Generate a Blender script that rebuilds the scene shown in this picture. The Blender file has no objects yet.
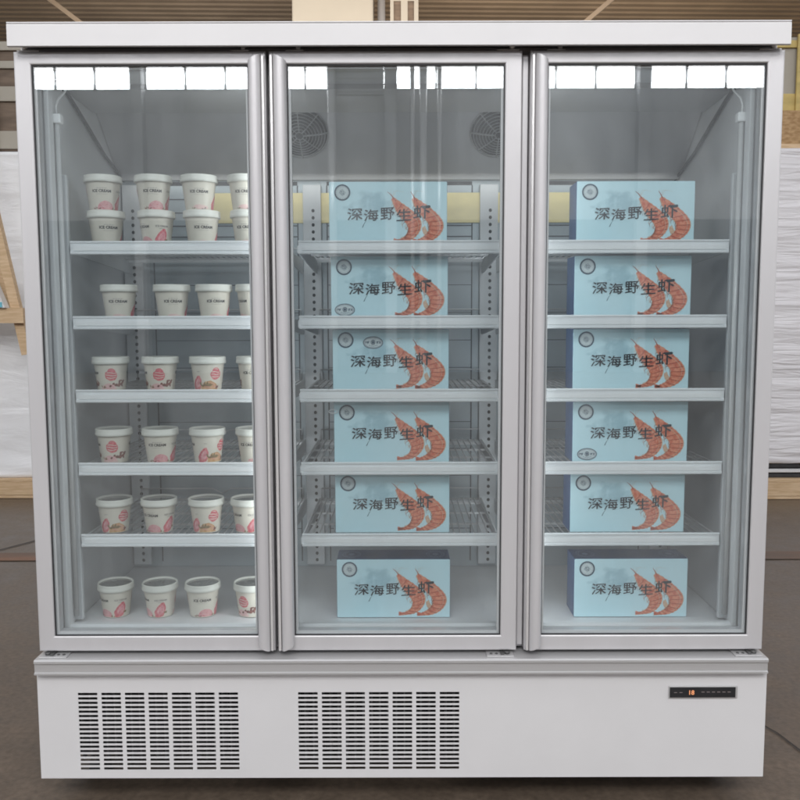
import bpy, bmesh, math, random
from mathutils import Vector, noise
R = math.radians
random.seed(7)
scn = bpy.context.scene
col = scn.collection

# ------------------------------------------------------------------ camera, world, light, exposure
cd = bpy.data.cameras.new('camera'); cam = bpy.data.objects.new('camera', cd); col.objects.link(cam)
cd.sensor_width = 36; cd.lens = 36 * 850 / 800; cd.clip_start = .05; cd.clip_end = 300
cam.location = (0, -2.14, 1.27)
from mathutils import Matrix
cam.rotation_euler = (Matrix.Rotation(R(90 - 5.44), 4, 'X') @ Matrix.Rotation(R(-.15), 4, 'Z')).to_euler()
scn.camera = cam

w = bpy.data.worlds.new('World'); scn.world = w; w.use_nodes = True
bg = w.node_tree.nodes['Background']
bg.inputs[0].default_value = (.80, .82, .86, 1); bg.inputs[1].default_value = .85

def area(name, loc, aim, sx, sy, power, colr=(1, 1, 1)):
    l = bpy.data.lights.new(name, 'AREA'); l.shape = 'RECTANGLE'; l.size = sx; l.size_y = sy
    l.energy = power; l.color = colr
    o = bpy.data.objects.new(name, l); col.objects.link(o); o.location = loc
    o.rotation_euler = (Vector(aim) - Vector(loc)).to_track_quat('-Z', 'Y').to_euler()
    return o
area('skylight_lamp', (0, -5.5, 5.6), (0, 0, 1.1), 8, 2.0, 300, (1, .985, .97))
area('roof_fill', (0, 6.0, 3.3), (0, 7.2, 5.4), 9, 1.5, 260, (1, .93, .84))  # unseen uplight added to brighten the roof

area('front_wall_fill', (0, -8.5, 4.6), (0, -18, 3.2), 18, 1.2, 620, (.96, .98, 1))  # unseen light added to brighten the wall mirrored in the doors
area('cabinet_fill', (0, .585, 1.708), (0, .655, 1.62), 1.7, .012, .42, (1, .975, .92))  # unseen light added to brighten the upper back and its warm panel
for x, ax, pw in ((-.322, -.30, .50), (.313, .30, .50), (-.330, -1.1, 1.35), (.321, 1.1, 1.35)):    # unseen fill strips added behind the door posts to lift the cabinet inside
    area('cabinet_fill', (x, .098, 1.17), (ax, .55, 1.17), .016, 1.40, pw, (.95, .985, 1))
scn.view_settings.view_transform = "Standard"; scn.view_settings.look = 'None'
scn.view_settings.exposure = .13; scn.view_settings.gamma = 1
cy = scn.cycles
cy.use_denoising = True; cy.filter_width = 1.8
cy.max_bounces = 10; cy.transparent_max_bounces = 24; cy.glossy_bounces = 4; cy.diffuse_bounces = 6
cy.sample_clamp_indirect = 8; cy.caustics_reflective = False; cy.caustics_refractive = False

# ------------------------------------------------------------------ materials
def mat(name, c, rough=.5, metal=0., spec=.5, coat=0., noise_amt=0., noise_scale=20., bump=0., bump_scale=80., stretch=(1, 1, 1), c2=None):
    m = bpy.data.materials.new(name); m.use_nodes = True
    nt = m.node_tree; b = nt.nodes['Principled BSDF']
    b.inputs['Base Color'].default_value = (*c, 1); b.inputs['Roughness'].default_value = rough
    b.inputs['Metallic'].default_value = metal; b.inputs['Specular IOR Level'].default_value = spec
    b.inputs['Coat Weight'].default_value = coat
    if noise_amt or bump or c2:
        tc = nt.nodes.new('ShaderNodeTexCoord'); mp = nt.nodes.new('ShaderNodeMapping'); mp.inputs['Scale'].default_value = stretch
        nt.links.new(tc.outputs['Object'], mp.inputs['Vector'])
    if noise_amt or c2:
        n = nt.nodes.new('ShaderNodeTexNoise'); n.inputs['Scale'].default_value = noise_scale; n.inputs['Detail'].default_value = 6
        nt.links.new(mp.outputs[0], n.inputs['Vector'])
        mx = nt.nodes.new('ShaderNodeMix'); mx.data_type = 'RGBA'
        d = c2 or tuple(x * (1 - noise_amt) for x in c)
        mx.inputs[6].default_value = (*c, 1); mx.inputs[7].default_value = (*d, 1)
        rp = nt.nodes.new('ShaderNodeMapRange'); rp.inputs[1].default_value = .35; rp.inputs[2].default_value = .65
        nt.links.new(n.outputs[0], rp.inputs[0]); nt.links.new(rp.outputs[0], mx.inputs[0])
        nt.links.new(mx.outputs[2], b.inputs['Base Color'])
        rr = nt.nodes.new('ShaderNodeMapRange'); rr.inputs[3].default_value = rough * .9; rr.inputs[4].default_value = min(1, rough * 1.15)
        nt.links.new(n.outputs[0], rr.inputs[0]); nt.links.new(rr.outputs[0], b.inputs['Roughness'])
    if bump:
        n2 = nt.nodes.new('ShaderNodeTexNoise'); n2.inputs['Scale'].default_value = bump_scale; n2.inputs['Detail'].default_value = 5
        nt.links.new(mp.outputs[0], n2.inputs['Vector'])
        bp = nt.nodes.new('ShaderNodeBump'); bp.inputs['Strength'].default_value = bump; bp.inputs['Distance'].default_value = .02
        nt.links.new(n2.outputs[0], bp.inputs['Height']); nt.links.new(bp.outputs[0], b.inputs['Normal'])
    return m

def glass_mat(name, tint, refl=.043):
    m = bpy.data.materials.new(name); m.use_nodes = True; nt = m.node_tree
    nt.nodes.remove(nt.nodes['Principled BSDF']); out = nt.nodes['Material Output']
    t = nt.nodes.new('ShaderNodeBsdfTransparent'); t.inputs[0].default_value = (*tint, 1)
    g = nt.nodes.new('ShaderNodeBsdfGlossy'); g.inputs['Roughness'].default_value = .012
    lw = nt.nodes.new('ShaderNodeLayerWeight'); lw.inputs[0].default_value = .5
    p = nt.nodes.new('ShaderNodeMath'); p.operation = 'POWER'; p.inputs[1].default_value = 5
    ma = nt.nodes.new('ShaderNodeMath'); ma.operation = 'MULTIPLY_ADD'; ma.inputs[1].default_value = 1 - refl; ma.inputs[2].default_value = refl
    mx = nt.nodes.new('ShaderNodeMixShader')
    nt.links.new(lw.outputs['Facing'], p.inputs[0]); nt.links.new(p.outputs[0], ma.inputs[0]); nt.links.new(ma.outputs[0], mx.inputs[0])
    nt.links.new(t.outputs[0], mx.inputs[1]); nt.links.new(g.outputs[0], mx.inputs[2])
    df = nt.nodes.new('ShaderNodeBsdfDiffuse'); df.inputs[0].default_value = (.8, .82, .84, 1)      # a trace of dust and wiping streaks; also paints a haze veil over the inside
    tc = nt.nodes.new('ShaderNodeTexCoord'); mp = nt.nodes.new('ShaderNodeMapping'); mp.inputs['Scale'].default_value = (5, 1, 1.6); mp.inputs['Rotation'].default_value = (0, .35, 0)
    n = nt.nodes.new('ShaderNodeTexNoise'); n.inputs['Scale'].default_value = 1.6; n.inputs['Detail'].default_value = 7; n.inputs['Distortion'].default_value = .8
    rp = nt.nodes.new('ShaderNodeMapRange'); rp.inputs[1].default_value = .35; rp.inputs[2].default_value = .75; rp.inputs[3].default_value = .006; rp.inputs[4].default_value = .030
    m2 = nt.nodes.new('ShaderNodeMixShader')
    nt.links.new(tc.outputs['Object'], mp.inputs[0]); nt.links.new(mp.outputs[0], n.inputs['Vector']); nt.links.new(n.outputs[0], rp.inputs[0])
    nt.links.new(rp.outputs[0], m2.inputs[0]); nt.links.new(mx.outputs[0], m2.inputs[1]); nt.links.new(df.outputs[0], m2.inputs[2]); nt.links.new(m2.outputs[0], out.inputs[0])
    return m

def emit(name, c, s):
    m = bpy.data.materials.new(name); m.use_nodes = True; b = m.node_tree.nodes['Principled BSDF']
    b.inputs['Base Color'].default_value = (0, 0, 0, 1)
    b.inputs['Emission Color'].default_value = (*c, 1); b.inputs['Emission Strength'].default_value = s
    return m

M = {}
M['white_paint'] = mat('white_paint', (.745, .738, .748), .38, noise_amt=.03, noise_scale=6, bump=.012, bump_scale=300)
M['alu'] = mat('satin_aluminium', (.66, .65, .665), .36, metal=.25, noise_amt=.05, noise_scale=14, stretch=(1, 1, .12))
M['trim_alu'] = mat('trim_aluminium', (.62, .615, .62), .34, metal=.45, noise_amt=.05, noise_scale=14, stretch=(.1, 1, 1))
M['alu_bright'] = mat('bright_aluminium', (.80, .79, .79), .24, metal=.4, noise_amt=.03, noise_scale=20, stretch=(1, 1, .1))
M['liner'] = mat('grey_liner', (.70, .705, .715), .45, noise_amt=.06, noise_scale=3)
M['liner_dark'] = mat('dark_liner', (.58, .58, .59), .5, noise_amt=.08, noise_scale=4)
M['back'] = mat('back_sheet', (.44, .49, .52), .34, metal=.2, noise_amt=.10, noise_scale=5, stretch=(1, 1, 2))
M['upright'] = mat('upright_paint', (.68, .695, .71), .45, noise_amt=.04)
M['glow_panel'] = mat('painted_glow', (.98, .84, .44), .35, noise_amt=.12, noise_scale=9, stretch=(1, 1, 3))
M['rubber'] = mat('black_rubber', (.035, .035, .038), .6, noise_amt=.2)
M['greyblack'] = mat('hinge_steel', (.10, .10, .10), .45, metal=.3, noise_amt=.2)
M['dark'] = mat('dark_inside', (.018, .018, .02), .7, noise_amt=.3)
M['grey_and_shade'] = mat('dark_grey_and_shade', (.10, .10, .105), .6, noise_amt=.1)  # dark parts; also shade painted beside the uprights and under the canopy
M['steel'] = mat('steel_wire', (.60, .60, .61), .3, metal=.7, noise_amt=.1)
M['rail'] = mat('price_rail_plastic', (.88, .895, .91), .16, spec=.6, coat=.5, noise_amt=.03)
M['rail_strip'] = mat('price_strip', (.93, .935, .94), .2, coat=.6, noise_amt=.02)
M['tube'] = mat('tube_plastic', (.60, .60, .60), .2, coat=.4, noise_amt=.03)
M['guard'] = mat('guard_wire', (.42, .42, .43), .4, metal=.2, noise_amt=.1)
M['cup'] = mat('cup_card', (.68, .63, .54), .42, noise_amt=.03, noise_scale=40)
M['lid'] = mat('lid_plastic', (.68, .67, .61), .36, noise_amt=.02, noise_scale=40)
M['film'] = mat('lid_window', (.20, .205, .19), .12, coat=.8, noise_amt=.35, noise_scale=45)
M['ink'] = mat('black_print', (.05, .045, .045), .6, noise_amt=.2)
M['greyink'] = mat('grey_print', (.28, .26, .25), .6, noise_amt=.2)
M['pink'] = mat('pink_print', (.62, .20, .24), .5, noise_scale=160, c2=(.76, .40, .40))
M['palepink'] = mat('pale_pink_print', (.76, .56, .52), .5, noise_scale=120, c2=(.72, .47, .45))
M['red'] = mat('red_print', (.52, .05, .085), .5, noise_scale=170, c2=(.72, .24, .25))
M['berry'] = mat('berry_print', (.14, .05, .05), .5, noise_scale=200, c2=(.30, .12, .09))
M['tan'] = mat('tan_print', (.52, .27, .09), .5, noise_scale=150, c2=(.66, .42, .22))
M['leaf'] = mat('leaf_print', (.17, .12, .05), .5, noise_scale=150, c2=(.30, .21, .10))
M['navy'] = mat('navy_card', (.03, .085, .21), .42, noise_amt=.25, noise_scale=12)
M['navy_ink'] = mat('navy_print', (.035, .075, .12), .55, noise_amt=.3, noise_scale=150)
M['text_ink'] = mat('black_navy_print', (.018, .028, .042), .55, noise_amt=.2)
M['shrimp'] = mat('coral_print', (.60, .12, .06), .5, noise_scale=120, c2=(.78, .29, .17))
M['shrimp_dark'] = mat('dark_coral_print', (.36, .055, .03), .5, noise_amt=.2, noise_scale=120)
M['shrimp_pale'] = mat('pale_coral_print', (.66, .47, .33), .5, noise_scale=160, c2=(.60, .36, .24))
M['seal_pale'] = mat('pale_seal_print', (.58, .66, .68), .5, noise_amt=.1, noise_scale=100)
M['timber'] = mat('pallet_timber', (.68, .50, .32), .65, noise_scale=9, c2=(.55, .38, .22), stretch=(1, 6, 8), bump=.1, bump_scale=40)
M['brown_timber'] = mat('brown_panel', (.20, .145, .105), .65, noise_amt=.3, noise_scale=6, stretch=(1, 1, 6))
M['osb'] = mat('strand_board', (.50, .33, .17), .7, noise_scale=26, c2=(.34, .20, .09), stretch=(1, 1, 2.2))
M['yellow_board'] = mat('yellow_board', (.60, .46, .17), .6, noise_amt=.2, noise_scale=5, stretch=(1, 1, 4))
M['beige'] = mat('beige_paint', (.42, .385, .325), .6, noise_amt=.06, noise_scale=2)
M['roof_shaded'] = mat('shaded_roof_sheet', (.28, .21, .145), .6, noise_amt=.2, noise_scale=2)  # shading of the left roof half put into a darker brown
M['roof_lit'] = mat('lit_roof_sheet', (.34, .24, .15), .6, noise_amt=.16, noise_scale=2)
M['roof_rib'] = mat('pale_roof_rib', (.30, .23, .165), .55, noise_amt=.2, noise_scale=2)
M['wallgrey'] = mat('hall_wall_paint', (.55, .55, .56), .8, noise_amt=.15, noise_scale=1)
M['veil_cut'] = mat('veil_cut_paint', (.10, .125, .15), .7, noise_amt=.2, noise_scale=1)  # dark lower wall made up to thin the veil mirrored in the glass
M['column'] = mat('column_paint', (.46, .46, .47), .6, noise_amt=.08, noise_scale=2)
M['caulk'] = mat('floor_seam', (.055, .047, .042), .8, noise_amt=.3)
M['orange_line'] = mat('worn_orange_paint', (.22, .115, .07), .55, noise_scale=3.2, c2=(.13, .095, .075), stretch=(.4, 2, 1))
M['white_card'] = mat('white_carton', (.74, .74, .74), .5, noise_amt=.05)
M['cyan_card'] = mat('cyan_print', (.16, .50, .60), .5, noise_amt=.1)
M['glass'] = glass_mat('door_glass', (.978, .993, .997), .060)
M['window_light'] = emit('daylit_pane', (.97, .98, 1.0), 13)
M['digit'] = emit('orange_digit', (1, .40, .18), .95)
M['icon'] = emit('dim_icon', (.55, .45, .45), .35)

def wrap_mat(name, c, sc, strength):
    m = bpy.data.materials.new(name); m.use_nodes = True; nt = m.node_tree; b = nt.nodes['Principled BSDF']
    b.inputs['Base Color'].default_value = (*c, 1); b.inputs['Roughness'].default_value = .23
    tc = nt.nodes.new('ShaderNodeTexCoord'); mp = nt.nodes.new('ShaderNodeMapping'); mp.inputs['Scale'].default_value = sc
    n = nt.nodes.new('ShaderNodeTexNoise'); n.inputs['Scale'].default_value = 2.2; n.inputs['Detail'].default_value = 7; n.inputs['Distortion'].default_value = .7
    bp = nt.nodes.new('ShaderNodeBump'); bp.inputs['Strength'].default_value = strength; bp.inputs['Distance'].default_value = .03
    nt.links.new(tc.outputs['Object'], mp.inputs[0]); nt.links.new(mp.outputs[0], n.inputs['Vector'])
    nt.links.new(n.outputs[0], bp.inputs['Height']); nt.links.new(bp.outputs[0], b.inputs['Normal'])
    return m
M['wrap_right'] = wrap_mat('stretch_film', (.80, .78, .80), (.9, 1, 11), .8)
M['wrap_left'] = wrap_mat('loose_film', (.88, .885, .90), (1.0, 1, 3.4), .5)

# pale blue card with a mottled ink wash printed at its middle left
def carton_front():
    m = bpy.data.materials.new('pale_blue_card'); m.use_nodes = True; nt = m.node_tree; b = nt.nodes['Principled BSDF']
    b.inputs['Roughness'].default_value = .36
    tc = nt.nodes.new('ShaderNodeTexCoord')
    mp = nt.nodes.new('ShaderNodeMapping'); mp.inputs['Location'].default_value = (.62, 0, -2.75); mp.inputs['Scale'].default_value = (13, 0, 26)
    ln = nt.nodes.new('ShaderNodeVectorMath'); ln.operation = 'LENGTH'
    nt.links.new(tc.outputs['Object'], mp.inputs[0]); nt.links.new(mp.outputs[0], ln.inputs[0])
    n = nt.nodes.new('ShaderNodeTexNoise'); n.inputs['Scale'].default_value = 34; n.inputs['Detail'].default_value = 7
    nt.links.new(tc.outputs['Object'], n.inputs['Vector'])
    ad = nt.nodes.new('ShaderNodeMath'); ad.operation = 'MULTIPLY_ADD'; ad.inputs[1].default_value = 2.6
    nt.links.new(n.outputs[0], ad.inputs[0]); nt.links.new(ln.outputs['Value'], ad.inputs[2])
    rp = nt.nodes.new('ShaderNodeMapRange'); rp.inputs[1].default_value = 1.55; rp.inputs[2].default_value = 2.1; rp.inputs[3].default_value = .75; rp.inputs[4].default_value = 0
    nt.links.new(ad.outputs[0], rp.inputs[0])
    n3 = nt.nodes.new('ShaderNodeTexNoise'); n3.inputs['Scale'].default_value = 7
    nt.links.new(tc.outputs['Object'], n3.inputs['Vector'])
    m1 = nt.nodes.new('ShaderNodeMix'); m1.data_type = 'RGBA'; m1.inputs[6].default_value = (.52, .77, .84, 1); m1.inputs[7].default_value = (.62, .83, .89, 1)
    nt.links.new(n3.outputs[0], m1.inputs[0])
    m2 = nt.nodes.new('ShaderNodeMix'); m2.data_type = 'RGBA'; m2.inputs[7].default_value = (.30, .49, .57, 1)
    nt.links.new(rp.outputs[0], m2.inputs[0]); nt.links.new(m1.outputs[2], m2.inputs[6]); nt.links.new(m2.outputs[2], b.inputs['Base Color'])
    return m
M['card_front'] = carton_front()

def floor_mat():
    m = bpy.data.materials.new('worn_concrete'); m.use_nodes = True; nt = m.node_tree; b = nt.nodes['Principled BSDF']
    tc = nt.nodes.new('ShaderNodeTexCoord')
    def nz(s, d): 
        n = nt.nodes.new('ShaderNodeTexNoise'); n.inputs['Scale'].default_value = s; n.inputs['Detail'].default_value = d
        nt.links.new(tc.outputs['Object'], n.inputs['Vector']); return n
    a, c, f, gr = nz(1.3, 6), nz(9, 8), nz(140, 3), nz(55, 9)
    m1 = nt.nodes.new('ShaderNodeMix'); m1.data_type = 'RGBA'; m1.inputs[6].default_value = (.125, .092, .067, 1); m1.inputs[7].default_value = (.225, .176, .135, 1)
    nt.links.new(a.outputs[0], m1.inputs[0])
    m2 = nt.nodes.new('ShaderNodeMix'); m2.data_type = 'RGBA'; m2.blend_type = 'MULTIPLY'; m2.inputs[0].default_value = .62
    nt.links.new(m1.outputs[2], m2.inputs[6]); nt.links.new(c.outputs[0], m2.inputs[7]); m3 = nt.nodes.new('ShaderNodeMix'); m3.data_type = 'RGBA'; m3.blend_type = 'OVERLAY'; m3.inputs[0].default_value = .55
    nt.links.new(m2.outputs[2], m3.inputs[6]); nt.links.new(gr.outputs[0], m3.inputs[7]); nt.links.new(m3.outputs[2], b.inputs['Base Color'])
    rp = nt.nodes.new('ShaderNodeMapRange'); rp.inputs[3].default_value = .22; rp.inputs[4].default_value = .55
    nt.links.new(c.outputs[0], rp.inputs[0]); nt.links.new(rp.outputs[0], b.inputs['Roughness'])
    bp = nt.nodes.new('ShaderNodeBump'); bp.inputs['Strength'].default_value = .06; bp.inputs['Distance'].default_value = .01
    nt.links.new(f.outputs[0], bp.inputs['Height']); nt.links.new(bp.outputs[0], b.inputs['Normal'])
    return m
M['floor'] = floor_mat()

# ------------------------------------------------------------------ mesh builder
class MB:
    def __init__(s): s.v = []; s.f = []; s.mi = []; s.sm = []
    def add(s, vs, fs, mi=0, smooth=False):
        o = len(s.v); s.v += [tuple(v) for v in vs]
        for f in fs: s.f.append([i + o for i in f]); s.mi.append(mi); s.sm.append(smooth)
        return s
    def box(s, x0, x1, y0, y1, z0, z1, bev=0., mi=0, seg=2):
        bm = bmesh.new(); bmesh.ops.create_cube(bm, size=1)
        for v in bm.verts:
            v.co = ((x0 + x1) / 2 + v.co.x * (x1 - x0), (y0 + y1) / 2 + v.co.y * (y1 - y0), (z0 + z1) / 2 + v.co.z * (z1 - z0))
        if bev: bmesh.ops.bevel(bm, geom=bm.edges[:], offset=bev, segments=seg, profile=.5, affect='EDGES')
        s._bm(bm, mi, False); return s
    def _bm(s, bm, mi, smooth):
        bm.verts.index_update()
        s.add([v.co[:] for v in bm.verts], [[v.index for v in f.verts] for f in bm.faces], mi, smooth); bm.free()
    def extrude_x(s, prof, x0, x1, mi=0):            # prof: (y, z) polygon
        n = len(prof)
        vs = [(x0, y, z) for y, z in prof] + [(x1, y, z) for y, z in prof]
        fs = [[i, (i + 1) % n, n + (i + 1) % n, n + i] for i in range(n)] + [list(range(n)), list(range(2 * n - 1, n - 1, -1))]
        return s.add(vs, fs, mi)
    def extrude_z(s, prof, z0, z1, mi=0, smooth=False, slope=0.):   # prof: (x, y) polygon
        n = len(prof)
        vs = [(x, y, z0) for x, y in prof] + [(x, y, z1) for x, y in prof]
        s.add(vs, [[i, (i + 1) % n, n + (i + 1) % n, n + i] for i in range(n)], mi, smooth)
        return s.add(vs, [list(range(n)), list(range(2 * n - 1, n - 1, -1))], mi)
    def lathe(s, prof, seg=40, mi=0, c=(0, 0, 0), smooth=True):
        vs = []; fs = []
        for r, z in prof:
            for k in range(seg):
                a = 2 * math.pi * k / seg; vs.append((c[0] + r * math.sin(a), c[1] - r * math.cos(a), c[2] + z))
        for i in range(len(prof) - 1):
            for k in range(seg):
                k2 = (k + 1) % seg; fs.append([i * seg + k, i * seg + k2, (i + 1) * seg + k2, (i + 1) * seg + k])
        return s.add(vs, fs, mi, smooth)
    def tube(s, pts, r, seg=8, mi=0, closed=False):
        pts = [Vector(p) for p in pts]; vs = []; fs = []; n = len(pts)
        for i, p in enumerate(pts):
            a = pts[(i - 1) % n] if (closed or i) else p; b = pts[(i + 1) % n] if (closed or i < n - 1) else p
            t = (b - a).normalized(); u = t.orthogonal().normalized()
            if abs(t.z) < .99: u = t.cross(Vector((0, 0, 1))).normalized()
            v = t.cross(u)
            for k in range(seg):
                q = 2 * math.pi * k / seg; vs.append(p + u * (r * math.cos(q)) + v * (r * math.sin(q)))
        for i in range(n if closed else n - 1):
            j = (i + 1) % n
            for k in range(seg):
                k2 = (k + 1) % seg; fs.append([i * seg + k, i * seg + k2, j * seg + k2, j * seg + k])
        if not closed: fs += [list(range(seg))[::-1], [(n - 1) * seg + k for k in range(seg)]]
        return s.add(vs, fs, mi, True)
    def bar(s, a, b, wx, wy, mi=0):                  # square bar between two points
        a, b = Vector(a), Vector(b); t = (b - a).normalized()
        u = t.cross(Vector((0, 1, 0)))
        u = u.normalized() if u.length > .01 else Vector((1, 0, 0)); v = t.cross(u)
        vs = [p + u * (sx * wx / 2) + v * (sy * wy / 2) for p in (a, b) for sx, sy in ((-1, -1), (1, -1), (1, 1), (-1, 1))]
        return s.add(vs, [[0, 1, 2, 3], [7, 6, 5, 4], [0, 4, 5, 1], [1, 5, 6, 2], [2, 6, 7, 3], [3, 7, 4, 0]], mi)
    def mesh(s, name, mats):
        me = bpy.data.meshes.new(name); me.from_pydata(s.v, [], s.f)
        for m in mats: me.materials.append(m)
        me.polygons.foreach_set('material_index', s.mi); me.polygons.foreach_set('use_smooth', s.sm)
        bm = bmesh.new(); bm.from_mesh(me); bmesh.ops.recalc_face_normals(bm, faces=bm.faces[:]); bm.to_mesh(me); bm.free()
        me.update(); return me
    def build(s, name, mats, parent=None, loc=(0, 0, 0)):
        if not isinstance(mats, (list, tuple)): mats = [mats]
        return link(name, s.mesh(name, mats), parent, loc)

def link(name, me, parent=None, loc=(0, 0, 0), rz=0):
    o = bpy.data.objects.new(name, me); col.objects.link(o); o.location = loc; o.rotation_euler = (0, 0, rz)
    if parent: o.parent = parent
    return o
def tag(o, label=None, cat=None, group=None, kind=None):
    for k, v in (('label', label), ('category', cat), ('group', group), ('kind', kind)):
        if v: o[k] = v
    return o
def children(o): return [c for c in bpy.data.objects if c.parent == o]
def copy_tree(o, parent=None, kids=None):
    c = o.copy(); col.objects.link(c)
    if parent: c.parent = parent
    for ch in (children(o) if kids is None else kids): copy_tree(ch, c)
    return c

_tc = {}
def text_geo(body, size, bold=0.):
    k = (body, size, bold)
    if k not in _tc:
        cu = bpy.data.curves.new('lettering', 'FONT'); cu.body = body; cu.size = size; cu.offset = bold; cu.resolution_u = 3
        cu.align_x = 'CENTER'; cu.fill_mode = 'FRONT'
        o = bpy.data.objects.new('lettering', cu); me = o.to_mesh()
        _tc[k] = ([v.co[:2] for v in me.vertices], [list(p.vertices) for p in me.polygons])
        o.to_mesh_clear(); bpy.data.objects.remove(o); bpy.data.curves.remove(cu)
    return _tc[k]

class Flat:
    """flat print: polygons in (u, v) with a layer, later mapped on a face or round a cup"""
    def __init__(s): s.items = []
    def poly(s, pts, mi, layer=0): s.items.append((list(pts), [list(range(len(pts)))], mi, layer)); return s
    def disc(s, c, rx, ry, mi, layer=0, n=28, rot=0., wob=0., seed=0):
        p = []
        for k in range(n):
            a = 2 * math.pi * k / n
            q = 1 + wob * noise.noise((math.cos(a) * 1.7 + seed, math.sin(a) * 1.7, seed * 3.1))
            x, y = rx * q * math.cos(a), ry * q * math.sin(a)
            p.append((c[0] + x * math.cos(rot) - y * math.sin(rot), c[1] + x * math.sin(rot) + y * math.cos(rot)))
        return s.poly(p, mi, layer)
    def ring(s, c, rx, ry, w, mi, layer=0, n=40):
        vs = []; fs = []
        for k in range(n):
            a = 2 * math.pi * k / n; ca, sa = math.cos(a), math.sin(a)
            vs += [(c[0] + rx * ca, c[1] + ry * sa), (c[0] + (rx - w) * ca, c[1] + (ry - w) * sa)]
            j = 2 * ((k + 1) % n); fs.append([2 * k, j, j + 1, 2 * k + 1])
        s.items.append((vs, fs, mi, layer)); return s
    def line(s, pts, w, mi, layer=0, w1=None):
        w1 = w if w1 is None else w1; n = len(pts); vs = []; fs = []
        for i, p in enumerate(pts):
            a = pts[max(i - 1, 0)]; b = pts[min(i + 1, n - 1)]
            dx, dy = b[0] - a[0], b[1] - a[1]; l = math.hypot(dx, dy) or 1
            ww = (w + (w1 - w) * i / (n - 1)) / 2
            vs += [(p[0] - dy / l * ww, p[1] + dx / l * ww), (p[0] + dy / l * ww, p[1] - dx / l * ww)]
        for i in range(n - 1): fs.append([2 * i, 2 * i + 1, 2 * i + 3, 2 * i + 2])
        s.items.append((vs, fs, mi, layer)); return s
    def text(s, body, c, size, mi, layer=0, bold=0., sx=1., sy=1.):
        v, f = text_geo(body, size, bold)
        s.items.append(([(c[0] + x * sx, c[1] + y * sy) for x, y in v], f, mi, layer)); return s
    def build(s, name, mats, fn, parent=None, maxlen=None, gap=.00035):
        mb = MB()
        for vs, fs, mi, layer in s.items:
            bm = bmesh.new(); bv = [bm.verts.new((x, y, 0)) for x, y in vs]
            for f in fs:
                try: bm.faces.new([bv[i] for i in f])
                except ValueError: pass
            if maxlen or any(len(f.verts) > 4 for f in bm.faces): bmesh.ops.triangulate(bm, faces=bm.faces[:])
            if maxlen:
                for _ in range(4):
                    es = [e for e in bm.edges if e.calc_length() > maxlen]
                    if not es: break
                    bmesh.ops.subdivide_edges(bm, edges=es, cuts=1, use_grid_fill=False)
                    bmesh.ops.triangulate(bm, faces=[f for f in bm.faces if len(f.verts) > 3])
            bm.verts.index_update()
            mb.add([fn(v.co.x, v.co.y, gap * (1 + layer)) for v in bm.verts], [[v.index for v in f.verts] for f in bm.faces], mi)
            bm.free()
        me = bpy.data.meshes.new(name); me.from_pydata(mb.v, [], mb.f)
        for m in mats: me.materials.append(m)
        me.polygons.foreach_set('material_index', mb.mi); me.update()
        return link(name, me, parent) if parent is not False else me

# ------------------------------------------------------------------ setting
mb = MB(); mb.add([(-60, -60, 0), (60, -60, 0), (60, 60, 0), (-60, 60, 0)], [[0, 1, 2, 3]])
tag(mb.build('floor', M['floor']), kind='structure')
mb = MB(); mb.add([(-14, 2.28, .004), (14, 2.22, .004), (14, 2.36, .004), (-14, 2.44, .004)], [[0, 1, 2, 3]])
tag(mb.build('floor_line', M['orange_line']), kind='structure')
mb = MB()                                               # saw-cut joint and a crack in the slab
mb.add([(-2.9, 1.3, .004), (-2.885, 1.3, .004), (-1.96, 2.9, .004), (-1.975, 2.9, .004)], [[0, 1, 2, 3]])
pts = [(1.05, .62), (1.10, .50), (1.15, .36), (1.17, .33), (1.20, .12), (1.27, -.06), (1.33, -.16), (1.5, -.45), (1.58, -.75), (1.8, -1.1)]
fl = Flat().line([(x + random.uniform(-.012, .012), y) for x, y in pts], 0.006, 0)
for vs, fs, mi, ly in fl.items: mb.add([(x, y, .004) for x, y in vs], fs)
tag(mb.build('floor_crack', M['caulk']), kind='structure')

# hall behind: roof sheets with ribs, far wall
def roof(name, x0, x1, m):
    mb = MB(); y0, y1, p, n = 3.0, 13.0, .17, 0
    prof = []; k = 0; y = y0
    while y < y1:
        prof += [(y, 5.35), (y + p * .55, 5.35), (y + p * .65, 5.40), (y + p * .9, 5.40)]; y += p
    vs = [(x0, a + .10 * (x0 * .3), b) for a, b in prof] + [(x1, a + .10 * (x1 * .3), b) for a, b in prof]; n = len(prof)
    mb.add(vs, [[i, i + 1, n + i + 1, n + i] for i in range(n - 1)], 0)
    for i in range(2, n - 1, 4):
        pass
    return tag(mb.build(name, [m, M['roof_rib']]), kind='structure')
roof('roof', -12, -.75, M['roof_shaded']); roof('roof', -.75, 12, M['roof_lit'])
mb = MB().box(-20, 20, 13.2, 13.5, 0, 6.2); tag(mb.build('back_wall', M['wallgrey']), kind='structure')

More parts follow.
